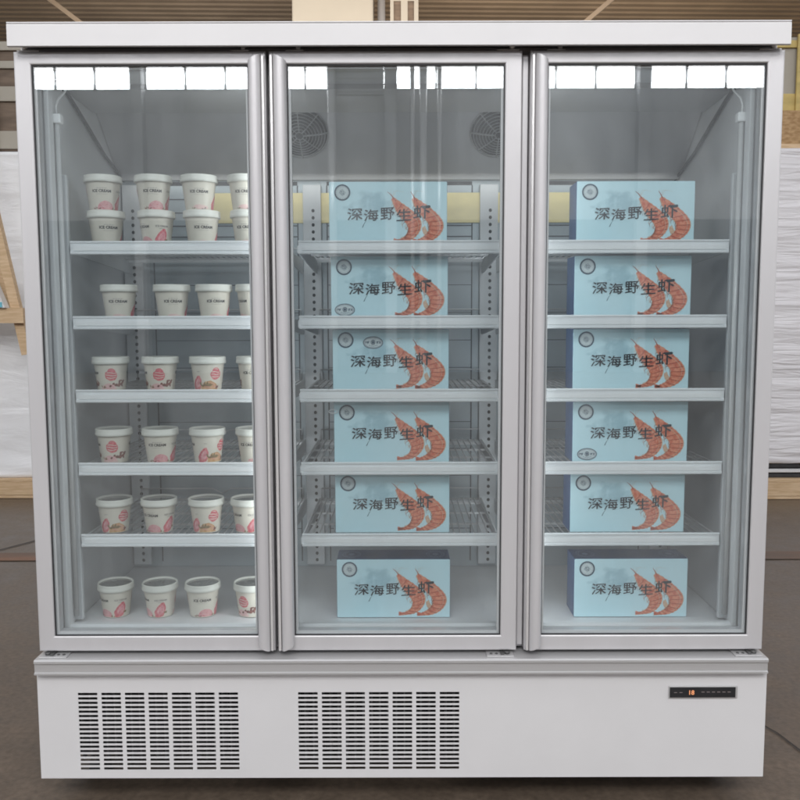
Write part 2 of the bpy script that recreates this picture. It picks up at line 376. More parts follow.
t = tag(MB().box(-1.20, -.29, 7.75, 8.2, 0, 5.34, .02).build('column', M['beige']), 'wide beige column rising behind the middle of the freezer top', 'column')
pp = MB()
pp.tube([(-.20, 7.9, 0), (-.20, 7.9, 5.33)], .045, 14)
tag(pp.build('drain_pipe', M['column']), 'thin grey vertical pipe beside the wide beige column', 'pipe')
pp = MB().box(-.10, -.06, 7.85, 7.9, 0, 5.33, .004).box(.02, .10, 7.85, 7.93, 0, 5.33, .01, 0).box(.17, .22, 7.85, 7.9, 0, 5.33, .004)
pp.box(-.06, .17, 7.88, 7.9, 0, 5.33, 0, 1)
for k in range(6): pp.box(-.07, .18, 7.84, 7.86, .6 + k * .85, .66 + k * .85, .003)
tag(pp.build('cable_tray', [M['beige'], M['brown_timber']]), 'narrow upright cable tray behind the freezer top, right of the pipe', 'cable tray')
for x0, x1, side in ((-4.35, -3.55, 'left'), (2.05, 2.75, 'right')):
    b = MB().bar((x0, 8.2, 5.2 if side == 'left' else 4.62), (x1, 8.2, 4.6 if side == 'left' else 5.2), .05, .05)
    tag(b.build('roof_brace', M['roof_rib']), 'thin pale diagonal roof brace above the %s end of the freezer' % side, 'brace', 'roof braces')

# hall in front: wall with a strip of daylit windows (it is mirrored in the door glass)
tag(MB().box(-26, 26, -18.5, -18.2, 3.6, 6.56).box(-26, 26, -18.5, -18.2, 7.34, 9.0).box(-26, 26, -18.5, -18.19, 0, 3.598, 0, 1).build('window_wall', [M['wallgrey'], M['veil_cut']]), kind='structure')
COLX = (-17.65, -11.85, -6.05, -.20, 5.65, 11.45, 17.25)
pos = 0
for i in range(len(COLX) - 1):
    a, b = COLX[i] + .13, COLX[i + 1] - .13
    n = 6; st = (b - a) / n
    wt = bpy.data.objects.new('strip_window', None); col.objects.link(wt); wt.location = ((a + b) / 2, -18.2, 6.56)
    ord_ = ('first', 'second', 'third', 'fourth', 'fifth', 'sixth')[i]
    tag(wt, 'bright strip window high on the opposite wall, %s bay from the left' % ord_, 'window', 'strip windows mirrored in the glass')
    cx = (a + b) / 2
    fr = MB()
    for k in range(n + 1):
        x = a + k * st - cx; fr.box(x - .012, x + .012, -.16, -.06, .06, .72).box(x - .022, x + .022, -.17, -.05, .06, .17).box(x - .022, x + .022, -.17, -.05, .48, .72)
    fr.box(a - cx, b - cx, -.18, -.05, 0, .06).box(a - cx, b - cx, -.18, -.05, .72, .78)
    fr.build('window_frame', M['grey_and_shade'], wt)
    pn = MB()
    for k in range(n): pn.box(a + k * st - cx + .001, a + (k + 1) * st - cx - .001, -.13, -.12, .06, .72)
    pn.build('pane', M['window_light'], wt)
for i, x in enumerate(COLX):
    c = MB().box(x - .13, x + .13, -18.2, -17.9, 0, 9.0).build('hall_column', M['column'])
    tag(c, 'grey steel column of the opposite wall, %s from the left' % ('first', 'second', 'third', 'fourth', 'fifth', 'sixth', 'seventh')[i], 'column', 'columns between the strip windows')
lv = MB().box(-1.62, -.36, -18.12, -17.98, 6.42, 8.3)
for k in range(12): lv.box(-1.66, -.34, -17.98, -17.95, 6.48 + k * .15, 6.50 + k * .15)
tag(lv.build('louvre_panel', M['wallgrey']), 'grey louvre panel covering part of the middle strip window', 'louvre')
for x, r, nm in ((-1.55, .10, 'thick'), (.30, .05, 'thin'), (.55, .09, 'medium'), (.92, .05, 'slim')):
    tag(MB().tube([(x, -17.8, 0), (x, -17.8, 8.9)], r, 12).build('wall_pipe', M['alu_bright']), '%s pale pipe running up the opposite wall' % nm, 'pipe', 'pipes on the opposite wall')

# ------------------------------------------------------------------ wrapped goods, pallets and crates behind
def pallet(x0, x1, y0, y1, label):
    e = bpy.data.objects.new('pallet', None); col.objects.link(e); e.location = ((x0 + x1) / 2, (y0 + y1) / 2, 0)
    tag(e, label, 'pallet', 'pallets on the hall floor')
    hx, hy = (x1 - x0) / 2, (y1 - y0) / 2
    n = 6
    for k in range(n):
        a = -hy + k * (2 * hy - .1) / (n - 1); MB().box(-hx, hx, a, a + .1, .122, .144, .003).build('deck_board', M['timber'], e)
    for y in (-hy, -.04, hy - .08): MB().box(-hx, hx, y, y + .08, .0245, .1215, .003).build('bearer', M['timber'], e)
    for a in (-hy, -.05, hy - .1): MB().box(-hx, hx, a, a + .1, .002, .022, .003).build('bottom_board', M['timber'], e)
def wrapped(x0, x1, y0, y1, z0, z1, m, label, seed, vert):
    # a film-wrapped block: front, sides and top with taut creases
    hx, hy, h = (x1 - x0) / 2, (y1 - y0) / 2, z1 - z0
    mb = MB(); nz, per = 90, []
    nx, ny, r = 40, 14, .03
    for k in range(nx): per.append((-hx + r + (2 * hx - 2 * r) * k / (nx - 1), -hy, 0, -1))
    for k in range(ny): per.append((hx, -hy + r + (2 * hy - 2 * r) * k / (ny - 1), 1, 0))
    for k in range(nx): per.append((hx - r - (2 * hx - 2 * r) * k / (nx - 1), hy, 0, 1))
    for k in range(ny): per.append((-hx, hy - r - (2 * hy - 2 * r) * k / (ny - 1), -1, 0))
    n = len(per); vs = []; fs = []
    for i in range(nz + 1):
        z = h * i / nz
        for x, y, ax, ay in per:
            q = noise.noise((x * 1.3 + seed, y * 1.3, z * vert)) * .012 + noise.noise((x * 5 + seed, y * 5 + 9, z * vert * 3)) * .006
            vs.append((x + ax * q, y + ay * q, z))
    for i in range(nz):
        for k in range(n):
            k2 = (k + 1) % n; fs.append([i * n + k, i * n + k2, (i + 1) * n + k2, (i + 1) * n + k])
    fs += [[nz * n + k for k in range(n)], list(range(n))[::-1]]
    mb.add(vs, fs, 0, True)
    return tag(mb.build('wrapped_appliance', m, None, ((x0 + x1) / 2, (y0 + y1) / 2, z0)), label, 'wrapped goods', 'film wrapped goods')
pallet(-4.2, -2.1, 3.84, 4.75, 'wooden pallet under the white wrapped block left of the freezer')
wrapped(-4.15, -2.15, 3.88, 4.7, .146, 2.43, M['wrap_left'], 'tall white block in loose plastic film standing left of the freezer', 3, 5)
pallet(2.1, 4.2, 3.74, 4.65, 'wooden pallet under the tightly wrapped block right of the freezer')
wrapped(2.15, 4.15, 3.78, 4.6, .25, 2.42, M['wrap_right'], 'tall white block tightly banded with stretch film right of the freezer', 8, 17)
bk = MB()
for k in range(3): bk.box(2.18, 4.12, 3.80, 4.58, .146 + k * .035, .172 + k * .035, .004, k % 2)
tag(bk.build('packing_sheet', [M['rubber'], M['liner']]), 'dark and grey packing sheets under the tightly wrapped block', 'packing')

# crates on top of / behind the wrapped blocks
def crate(x0, x1, y0, y1, z0, z1, rails, panel, rail_m, label):
    e = bpy.data.objects.new('crate', None); col.objects.link(e); e.location = ((x0 + x1) / 2, (y0 + y1) / 2, z0)
    tag(e, label, 'crate', 'crates above the wrapped goods')
    hx, hy, h = (x1 - x0) / 2, (y1 - y0) / 2, z1 - z0
    MB().box(-hx + .02, hx - .02, -hy + .02, hy - .02, .01, h - .01).build('panel', panel, e)
    for z, t in rails:
        MB().box(-hx, hx, -hy, -hy + .02, z, z + t, .004).build('batten', rail_m, e); MB().box(-hx, hx, hy - .02, hy, z, z + t, .004).build('batten', rail_m, e)
    for q in (-.98, -.33, .33, .98):
        xx = q * (hx - .045); MB().box(xx - .045, xx + .045, -hy - .022, -hy - .002, 0, h, .004).build('batten', rail_m, e)
crate(-4.3, -2.05, 3.9, 4.8, 2.435, 3.18, ((.02, .12), (.34, .10), (.56, .05), (.68, .06)), M['brown_timber'], M['beige'], 'dark brown crate with pale battens above the left wrapped block')
crate(2.05, 4.3, 3.8, 4.7, 2.425, 2.69, ((0, .03),), M['osb'], M['timber'], 'low strand board crate on the right wrapped block')
crate(2.02, 4.3, 3.95, 4.75, 2.695, 3.22, ((.0, .13), (.44, .05),), M['beige'], M['yellow_board'], 'tall tan crate with yellow boards, topmost on the right')

# timber brace frame leaning left
f = MB()
f.bar((-2.80, 3.60, 2.52), (-2.512, 3.60, 1.04), .062, .05).bar((-2.74, 3.63, 1.72), (-2.58, 3.63, 1.30), .05, .03).bar((-3.7, 3.55, 1.30), (-2.50, 3.55, 1.30), .10, .04)
f.bar((-3.55, 3.62, 0), (-3.05, 3.62, 2.3), .10, .045)
tag(f.build('timber_frame', M['timber']), 'pale timber frame with a slanted brace at the left edge', 'timber frame')
c = MB(); prof = [(-3.6, 1.352), (-2.605, 1.352), (-2.70, 1.60), (-3.6, 1.60)]
c.add([(x, y, z) for y in (3.50, 3.57) for x, z in prof], [[0, 1, 2, 3], [7, 6, 5, 4], [0, 4, 5, 1], [1, 5, 6, 2], [2, 6, 7, 3], [3, 7, 4, 0]])
c.box(-3.6, -2.622, 3.496, 3.572, 1.354, 1.388, 0, 1)
tag(c.build('packing_card', [M['white_card'], M['cyan_card']]), 'white card with a cyan lower edge resting on the timber frame', 'card')

# ------------------------------------------------------------------ the freezer
FZ = bpy.data.objects.new('display_freezer', None); col.objects.link(FZ); FZ.location = (0, .35, 0)
tag(FZ, 'white upright display freezer with three glass doors stocked with tubs and boxes', 'freezer')
def part(mb, name, mats, parent=FZ, label=None):
    """geometry is written in room coordinates; parents may be offset"""
    o = mb.build(name, mats)
    o.parent = parent
    o.matrix_parent_inverse = Matrix.Translation(-Vector((0, .35, 0)))  if parent is FZ else Matrix.Identity(4)
    if label: o['label'] = label
    return o

# shell
s = MB()
for sx in (-1, 1):
    a, b = sorted((sx * .943, sx * .903)); s.box(a, b, .056, .78, .403, 1.945, .003)
s.box(-.902, .902, .74, .78, .403, 1.945)                      # back
s.box(-.902, .902, .062, .739, 1.905, 1.944)                    # roof
part(s, 'cabinet_shell', M['white_paint'])
# inner liner (thin sheets in front of the shell)
s = MB()
for sx in (-1, 1):
    a, b = sorted((sx * .9025, sx * .897)); s.box(a, b, .075, .70, .442, 1.904)
    a, b = sorted((sx * .8965, sx * .884)); s.box(a, b, .062, .092, .45, 1.90, .003)     # ribs beside the door opening
    a, b = sorted((sx * .8965, sx * .889)); s.box(a, b, .10, .112, .45, 1.90, .002)
s.box(-.896, .896, .075, .70, 1.896, 1.904)
part(s, 'liner', M['liner'])
s = MB().box(-.896, .896, .09, .70, .425, .441).extrude_x([(.066, .425), (.066, .452), (.072, .458), (.088, .458), (.089, .425)], -.896, .896)
part(s, 'floor_tray', M['liner'])
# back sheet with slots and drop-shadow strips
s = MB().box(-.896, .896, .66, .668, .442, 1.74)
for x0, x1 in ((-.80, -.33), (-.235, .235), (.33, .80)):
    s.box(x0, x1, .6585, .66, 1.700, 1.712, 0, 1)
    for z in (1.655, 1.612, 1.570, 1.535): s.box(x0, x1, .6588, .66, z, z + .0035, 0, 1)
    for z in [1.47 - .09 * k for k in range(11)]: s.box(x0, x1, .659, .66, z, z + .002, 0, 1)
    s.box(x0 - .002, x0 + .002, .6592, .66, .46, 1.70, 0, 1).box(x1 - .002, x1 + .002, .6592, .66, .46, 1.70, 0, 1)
part(s, 'back_sheet', [M['back'], M['grey_and_shade']])
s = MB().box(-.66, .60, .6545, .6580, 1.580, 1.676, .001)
part(s, 'glow_band', M['glow_panel'])  # added panel; its cream colour stands in for a warm reflected glow
# uprights with holes
up = MB().box(-.029, .029, -.016, .0, .455, 1.70, .002)
for k in range(52):
    z = .47 + k * .0225
    if z < 1.69:
        up.add([(.004 + .0052 * math.cos(a), -.0164, z + .0058 * math.sin(a)) for a in [2 * math.pi * q / 10 for q in range(10)]], [list(range(10))], 1)
ume = up.mesh('upright', [M['upright'], M['dark']])
for x in (-.862, -.282, .288, .862):
    o = link('upright', ume, FZ, (x, .654 - .35, 0))
# front shelf standards on the side walls
for sx in (-1, 1):
    a, b = sorted((sx * .8965, sx * .872)); part(MB().box(a, b, .128, .142, .45, 1.648, .002), 'standard', M['upright'])
# evaporator cover
e0, e1 = (.42, 1.895), (.625, 1.722)
s = MB().extrude_x([e0, (.43, 1.8955), (.655, 1.8955), (.655, 1.714), (.632, 1.714), e1], -.894, .894)
s.extrude_x([(.20, 1.8955), (.20, 1.882), (.415, 1.872), (.424, 1.8955)], -.894, .894)
ev = part(s, 'evaporator_cover', M['liner_dark'])
for sx in (-1, 1):
    sm = MB().tube([(sx * .889, .13, 1.885), (sx * .889, .21, 1.872), (sx * .889, .34, 1.823), (sx * .889, .49, 1.762), (sx * .889, .56, 1.744), (sx * .889, .655, 1.715)], .0046, 8)
    part(sm, 'drip_seal', M['grey_and_shade'])
# fans
nrm = Vector((0, -(e0[1] - e1[1]), -(e1[0] - e0[0]))).normalized()
upv = Vector((0, e0[0] - e1[0], e0[1] - e1[1])).normalized(); xv = Vector((1, 0, 0))
for cx in (-.300, .300):
    c0 = Vector((cx, (e0[0] + e1[0]) / 2 - .0306, (e0[1] + e1[1]) / 2 + .0250))
    g = MB()
    def P(r, a, h): return c0 + xv * (r * math.cos(a)) + upv * (r * 1.10 * math.sin(a)) + nrm * h
    g.add([P(.083, 2 * math.pi * k / 40, .0015) for k in range(40)], [list(range(40))], 1)
    for k in range(9):
        r = .012 + k * .0092
        hh = .016 * (1 - (r / .09) ** 2) + .004
        g.tube([P(r, 2 * math.pi * q / 40, hh) for q in range(40)], .0013, 6, 0, True)
    for k in range(8):
        a = math.pi * k / 4
        g.tube([P(rr, a, .016 * (1 - (rr / .09) ** 2) + .003) for rr in (.01, .03, .05, .07, .086)], .0018 if k % 4 else .003, 6)
    part(g, 'fan_guard', [M['guard'], M['dark']])
# lamp tubes beside the doors with cap and lead
for sx in (-1, 1):
    lt = part(MB().tube([(sx * .880, .105, .47), (sx * .880, .105, 1.775)], .0068, 12), 'lamp_tube', M['tube'])
    def sub(mb, name, m): return mb.build(name, m, lt)
    sub(MB().box(sx * .880 - .012, sx * .880 + .012, .094, .117, 1.772, 1.796, .003), 'end_cap', M['rail_strip'])
    sub(MB().tube([(sx * .880, .105, 1.794), (sx * .880, .10, 1.815), (sx * .874, .10, 1.832), (sx * .856, .10, 1.850), (sx * .847, .10, 1.868), (sx * .845, .10, 1.893)], .0028, 6), 'lead', M['rail_strip'])
# face frame round the opening and mullions behind the door joints
s = MB()
for sx in (-1, 1):
    a, b = sorted((sx * .9405, sx * .907)); s.box(a, b, .047, .0555, .404, 1.918)
s.box(-.94, .94, .047, .062, 1.9185, 1.944).box(-.906, .906, .047, .0615, .404, .424)
for x in (-.320, .311): s.box(x - .022, x + .022, .047, .075, .4245, 1.918, .003)
s.box(.3030, .3180, .016, .0465, .420, 1.915, .002)
part(s, 'face_frame', M['alu'])

# canopy
s = MB().box(-.938, .938, -.032, .775, 1.946, 1.978, .0).extrude_x([(-.034, 1.9225), (-.034, 1.974), (-.030, 1.9795), (-.02, 1.9795), (-.02, 1.9225)], -.9385, .9385)
s = MB().extrude_x([(-.034, 1.9235), (-.0335, 1.972), (-.032, 1.9745), (-.0345, 1.9765), (-.032, 1.9792), (.775, 1.9792), (.775, 1.9455), (-.024, 1.9455), (-.026, 1.9225), (-.032, 1.9225)], -.9385, .9385)
cp = part(s, 'canopy', M['white_paint'])
part(MB().box(-.934, .934, -.022, .046, 1.9405, 1.9447), 'canopy_shade_sheet', M['grey_and_shade'])  # dark sheet paints in the shaded gap above the doors

# base
bx0, bx1, bz0, bz1, yb = -.9425, .9485, .074, .3585, -.016
def vent_breaks(x0, x1):
    n = 7; gap = .0105; wd = ((x1 - x0) - gap * (n - 1)) / n
    return [(x0 + k * (wd + gap), x0 + k * (wd + gap) + wd) for k in range(n)]
cols = vent_breaks(-.838, -.4225) + vent_breaks(-.2665, .152)
nrow = 18; zt, zb = .3065, .0975; pitch = (zt - zb) / (nrow - .45)
rowz = [(zt - k * pitch - pitch * .58, zt - k * pitch) for k in range(nrow)][::-1]
xs = sorted({bx0, bx1, *[q for c in cols for q in c]}); zs = sorted({bz0, bz1, *[q for r in rowz for q in r]})
holes = {(round(a, 5), round(c, 5)) for a, b in cols for c, d in rowz}
s = MB(); nx, nz = len(xs), len(zs); th = .0015
vid = {}
def gv(i, j, k):
    if (i, j, k) not in vid:
        vid[(i, j, k)] = len(s.v); s.v.append((xs[i], yb + k * th, zs[j]))
    return vid[(i, j, k)]
def hole(i, j): return i < 0 or j < 0 or i >= nx - 1 or j >= nz - 1 or (round(xs[i], 5), round(zs[j], 5)) in holes
def face(*q): s.f.append(list(q)); s.mi.append(0); s.sm.append(False)
for i in range(nx - 1):
    for j in range(nz - 1):
        if hole(i, j): continue
        face(gv(i, j, 0), gv(i + 1, j, 0), gv(i + 1, j + 1, 0), gv(i, j + 1, 0))
        face(gv(i, j, 1), gv(i, j + 1, 1), gv(i + 1, j + 1, 1), gv(i + 1, j, 1))
        if hole(i, j - 1): face(gv(i, j, 0), gv(i, j, 1), gv(i + 1, j, 1), gv(i + 1, j, 0))
        if hole(i, j + 1): face(gv(i, j + 1, 0), gv(i + 1, j + 1, 0), gv(i + 1, j + 1, 1), gv(i, j + 1, 1))
        if hole(i - 1, j): face(gv(i, j, 0), gv(i, j + 1, 0), gv(i, j + 1, 1), gv(i, j, 1))
        if hole(i + 1, j): face(gv(i + 1, j, 0), gv(i + 1, j, 1), gv(i + 1, j + 1, 1), gv(i + 1, j + 1, 0))
# folded returns of the sheet
s.box(bx0, bx0 + .0015, yb + .0016, .76, bz0, bz1).box(bx1 - .0015, bx1, yb + .0016, .76, bz0, bz1)
s.box(bx0 + .0016, bx1 - .0016, yb + .0016, yb + .02, bz0, bz0 + .0015)
part(s, 'base_panel', M['white_paint'])
s = MB().box(bx0 + .01, bx1 - .01, .10, .75, .08, .355)
for k in range(46): s.box(-.85 + k * .022, -.846 + k * .022, .03, .09, .10, .32, 0, 1)
part(s, 'condenser', [M['dark'], M['grey_and_shade']])
# aluminium trim under the doors
s = MB().extrude_x([(-.030, .3600), (-.036, .3625), (-.036, .3665), (-.032, .3685), (-.032, .3905), (-.0365, .3925), (-.0365, .3985), (-.033, .4015), (.05, .4015), (.05, .360)], -.9405, .9425)
part(s, 'base_trim', M['trim_alu'])
fm = MB().lathe([(.0, .0), (.032, .001), (.032, .016), (.012, .022), (.012, .073)], 20).mesh('foot', [M['rubber']])
for x in (-.85, .85):
    for y in (.16, .66): link('foot', fm, FZ, (x, y - .35, .002))

# thermostat display
s = MB().box(.6945, .8725, yb - .0045, yb - .0002, .2895, .3225, .0012)
dp = part(s, 'control_display', M['trim_alu'])
MB().box(.6965, .8665, yb - .0065, yb - .0046, .2925, .3195, .0006).build('screen', M['dark'], dp)
fl = Flat().text('18', (.7515, .3005), .0165, 0, 0, .0003)
for k in range(6): fl.poly([(.778 + k * .0135, .3065), (.786 + k * .0135, .3065), (.786 + k * .0135, .3083), (.778 + k * .0135, .3083)], 1)
for k in range(2): fl.poly([(.707 + k * .014, .3055), (.715 + k * .014, .3055), (.715 + k * .014, .307), (.707 + k * .014, .307)], 1)
fl.build('readout', [M['digit'], M['icon']], lambda u, v, d: (u, yb - .0066 - d, v), dp)

# ---- doors
DZ0, DZ1 = .4115, 1.9205
def door(x0, x1, hinge, label):
    # stiles: the plain one on the hinge side, a rounded full-height grip on the other
    hs = -1 if hinge == 'left' else 1
    fw = .0415; hw = .043
    L = x0 + (fw if hs < 0 else hw); Rr = x1 - (fw if hs > 0 else hw)
    s = MB()
    prof = [(0, .0436), (0, .0034), (.02, .0014), (.06, .0003), (.11, 0), (.88, 0), (.94, .0004), (.98, .0014), (1, .0034), (1, .0436)]
    wl, wr, wt, wb = L - x0, x1 - Rr, .0305, .0400
    n = len(prof); vs = []
    for cx_, cz_, sx_, sz_, wx_, wz_ in ((x0, DZ0, 1, 1, wl, wb), (x1, DZ0, -1, 1, wr, wb), (x1, DZ1, -1, -1, wr, wt), (x0, DZ1, 1, -1, wl, wt)):
        vs += [(cx_ + sx_ * t_ * wx_, y_, cz_ + sz_ * t_ * wz_) for t_, y_ in prof]
    # bottom, right, top, left runs with mitred corners; the grip side is set back under the grip
    for q in range(4):
        q2 = (q + 1) % 4
        s.add([vs[q * n + i] for i in range(n)] + [vs[q2 * n + i] for i in range(n)], [[i, (i + 1) % n, n + (i + 1) % n, n + i] for i in range(n)], 0)
    # inner ledge that carries the glass
    s.box(L, L + .006, .020, .043, DZ0 + .041, DZ1 - .031).box(Rr - .006, Rr, .020, .043, DZ0 + .041, DZ1 - .031)
    s.box(L + .0062, Rr - .0062, .020, .043, DZ1 - .0365, DZ1 - .031).box(L + .0062, Rr - .0062, .020, .043, DZ0 + .041, DZ0 + .0465)
    d = part(s, 'door', M['alu'], FZ, label)
    # grip: half-round extrusion, with a bright flange on the joint side
    ga, gb = (Rr, x1 - .0105) if hs < 0 else (x0 + .0105, L)
    cx, rx = (ga + gb) / 2, (gb - ga) / 2
    prof = [(gb, -.0006), (ga, -.0006)] + [(cx - rx * math.cos(t), -.0008 - .022 * math.sin(t) ** .8) for t in [math.pi * k / 12 for k in range(13)]]
    n = len(prof); z0, z1 = DZ0 + .003, DZ1 - .010
    h = MB(); vs = []
    for x, y in prof:                                        # ends cut back at an angle towards the glass
        q = (gb - x) / (gb - ga) if hs > 0 else (x - ga) / (gb - ga)
        q = 1 - q if hs > 0 else q
        vs.append((x, y, z0 + .014 * (q if False else (1 - (x - ga) / (gb - ga) if hs < 0 else (x - ga) / (gb - ga)))))
    for x, y in prof:
        qq = (1 - (x - ga) / (gb - ga)) if hs < 0 else (x - ga) / (gb - ga)
        vs.append((x, y, z1 - .016 * qq))
    h.add(vs, [[i, (i + 1) % n, n + (i + 1) % n, n + i] for i in range(n)], 0, True)
    h.add(vs, [list(range(n)), list(range(2 * n - 1, n - 1, -1))], 0)
    fa, fb = (x1 - .0100, x1 - .0030) if hs < 0 else (x0 + .0030, x0 + .0100)
    h.box(fa, fb, -.013, -.0006, DZ0 + .004, DZ1 - .012, .002, 1)
    h.build('handle', [M['alu'], M['alu_bright']], d)
    # double glazing with spacer and gasket
    g = MB().box(L + .0002, Rr - .0002, .0075, .0115, DZ0 + .0402, DZ1 - .0309).box(L + .0065, Rr - .0065, .0235, .0275, DZ0 + .0470, DZ1 - .0370)
    g.build('glass_pane', M['glass'], d)
    sp = MB()
    zb_, zt_ = DZ0 + .0402, DZ1 - .0309
    sp.box(L + .0004, L + .0085, .0118, .0195, zb_, zt_).box(Rr - .0085, Rr - .0004, .0118, .0195, zb_, zt_)
    sp.box(L + .0087, Rr - .0087, .0118, .0195, zb_, zb_ + .008).box(L + .0087, Rr - .0087, .0118, .0195, zt_ - .008, zt_)
    sp.build('spacer', M['liner'], d)
    gk = MB()
    gk.box(L - .0, L + .0028, .0035, .0073, zb_, zt_).box(Rr - .0028, Rr, .0035, .0073, zb_, zt_)
    gk.box(L + .003, Rr - .003, .0035, .0073, zb_, zb_ + .0028).box(L + .003, Rr - .003, .0035, .0073, zt_ - .0028, zt_)
    gk.box(x0 + .014, x1 - .014, .0442, .0466, DZ0 + .010, DZ0 + .020).box(x0 + .014, x1 - .014, .0442, .0466, DZ1 - .02, DZ1 - .010)
    gk.box(x0 + .014, x0 + .024, .0442, .0466, DZ0 + .021, DZ1 - .021).box(x1 - .024, x1 - .014, .0442, .0466, DZ0 + .021, DZ1 - .021)
    gk.build('gasket', M['rubber'], d)
    # hinges: plates, pin and screws below; bracket above
    hx = x0 + .012 if hs < 0 else x1 - .012; k = 1 if hs < 0 else -1
    q = MB()
    a, b = sorted((hx - k * .004, hx + k * .066)); q.box(a, b, -.022, .04, .4018, .4045, .0008)
    q.lathe([(0, 0), (.007, 0), (.007, .0060), (0, .0060)], 16, 1, (hx + k * .012, -.004, .4047))
    for t in (.040, .054): q.lathe([(0, 0), (.0038, 0), (.0032, .002), (0, .003)], 12, 1, (hx + k * t, -.006, .4047))
    q.box(*sorted((hx + k * .02, hx + k * .03)), -.014, .03, .4047, .4085, .001, 1)
    q.build('hinge', [M['trim_alu'], M['greyblack']], d)
    q = MB(); q.box(*sorted((hx - k * .004, hx + k * .050)), .002, .04, DZ1 + .0005, DZ1 + .0035, .0008)
    q.lathe([(0, 0), (.007, 0), (.007, .02), (0, .02)], 14, 0, (hx + k * .012, .012, DZ1 + .0036))
    q.build('hinge', [M['alu_bright']], d)
    cl = MB(); gx = (Rr - .02) if hs < 0 else L + .02
    cl.box(gx - .022, gx + .022, .002, .03, DZ1 + .0005, DZ1 + .004, .001).box(gx + .004, gx + .014, -.002, .02, DZ1 + .0042, DZ1 + .012, .001)
    cl.build('catch', M['steel'], d)
    return d
door(-.940, -.3255, 'left', 'left glass door hinged on the outside, tubs behind it')
door(-.3180, .3005, 'right', 'middle glass door with its grip on the left')
door(.3205, .9405, 'right', 'right glass door with its grip on the left')

# ---- shelves
SZ = (1.467, 1.271, 1.076, .879, .683)
def shelf_proto(w):
    h = w / 2
    br = MB()
    for sx in (-1, 1):
        a, b = sorted((sx * h, sx * (h - .004))); br.extrude_x([(.128, -.022), (.128, -.004), (.64, -.004), (.64, -.05), (.60, -.05)], a, b)
    br.box(-h + .0045, h - .0045, .128, .136, -.022, -.006).box(-h + .0045, h - .0045, .60, .606, -.016, -.006)
    sh = br.mesh('shelf', [M['upright']])
    wr = MB(); n = int(w / .0185)
    for k in range(n):
        x = -h + .01 + (w - .02) * k / (n - 1)
        wr.box(x - .0014, x + .0014, .137, .638, -.004, -.0012)
    for y in (.15, .29, .43, .57, .636): wr.box(-h + .005, h - .005, y - .0028, y + .0028, -.0095, -.0045)
    wr.tube([(-h + .01, .636, -.002), (-h + .01, .636, .03), (-.03, .636, .03), (0, .636, .014), (.03, .636, .03), (h - .01, .636, .03), (h - .01, .636, -.002)], .0022, 6)
    wm = wr.mesh('wire_rack', [M['steel']])
    rl = MB().extrude_x([(.118, -.0265), (.1155, -.0245), (.1155, -.019), (.1185, -.0175), (.1175, .003), (.1150, .0045), (.1150, .0075), (.1175, .0088), (.1225, .0088), (.1225, -.0175), (.1275, -.0175), (.1275, -.0265)], -h + .004, h - .004)
    rl.extrude_x([(.1160, -.0165), (.1158, -.004), (.1172, -.004), (.1176, -.0165)], -h + .012, h - .012, 1)
    rm = rl.mesh('price_rail', [M['rail'], M['rail_strip']])
    return sh, wm, rm
meshes = {}
for x0, x1 in ((-.868, -.312), (-.270, .270), (.312, .868)):
    meshes[x0] = shelf_proto(x1 - x0)
    for z in SZ:
        o = link('shelf', meshes[x0][0], FZ, ((x0 + x1) / 2, -.35, z))
        link('wire_rack', meshes[x0][1], o); r = link('price_rail', meshes[x0][2], o)
        for sx in (-1, 1):
            pass

# ------------------------------------------------------------------ ice cream tubs
TH = .0935
def cup_r(z): return .0355 + (.0455 - .0355) * min(1, z / .080)
cupm = MB().lathe([(0, .003), (.033, .003), (.0335, 0), (.0355, 0), (.0358, .002)] + [(cup_r(z), z) for z in (.01, .03, .05, .07, .0765)] + [(.0470, .0770), (.0470, .0790), (.044, .0795), (0, .0795)], 48).mesh('cup', [M['cup']])
lidm = MB().lathe([(.0455, .0745), (.0492, .0745), (.0500, .0755), (.0500, .0815), (.0494, .0822), (.0494, .0900), (.0488, .0925), (.0475, TH), (.0462, .0930), (.0455, .0885), (.0445, .0880)], 48).mesh('lid', [M['lid']])
filmm = MB().lathe([(.0452, .0884), (.030, .0878), (.012, .0880), (.0001, .0880)], 48).mesh('lid_window', [M['film']])
wlidm = MB().lathe([(.0452, .0884), (.030, .0884), (.012, .0886), (.0001, .0886)], 48).mesh('lid_window', [M['lid']])
PM = [M['ink'], M['greyink'], M['pink'], M['palepink'], M['red'], M['berry'], M['tan'], M['leaf'], M['cup']]
INK, GREY, PINK, PALE, RED, BERRY, TAN, LEAF, PAPER = range(9)
def wrapfn(u, v, d):
    a = u / .041; r = cup_r(v) + d
    return (r * math.sin(a), -r * math.cos(a), v)
def emblem(f, u, v, r=.0115):
    r *= 1.28
    f.disc((u, v), r, r * .92, RED, 1, 30, 0, .12, u * 40); 
    for k, dv in enumerate((.42, .0, -.42)):
        hw = r * (.72 if dv else .86)
        f.line([(u - hw + t * 2 * hw, v + dv * r + .0012 * math.sin(t * 6 + k)) for t in [q / 6 for q in range(7)]], r * .11, PAPER, 2)
    f.line([(u - r * .55, v + r * .8), (u - r * .2, v + r * 1.1), (u + r * .2, v + r * 1.1), (u + r * .6, v + r * .75)], r * .18, RED, 1)
def caption(f, u, v, big=True):
    if big:
        f.text('ICE CREAM', (u, v), .0098, INK, 1, .0004)
        for k in range(4): f.line([(u - .012 + k * .0065, v + .0105), (u - .0075 + k * .0065, v + .0105)], .0011, GREY, 1)
        for k in range(5): f.line([(u - .013 + k * .0055, v - .0050), (u - .009 + k * .0055, v - .0050)], .0007, GREY, 1)
    else:
        f.text('ICE CREAM', (u, v), .0068, GREY, 1, .0002)
        f.line([(u - .008, v - .004), (u + .008, v - .004)], .0008, GREY, 1)
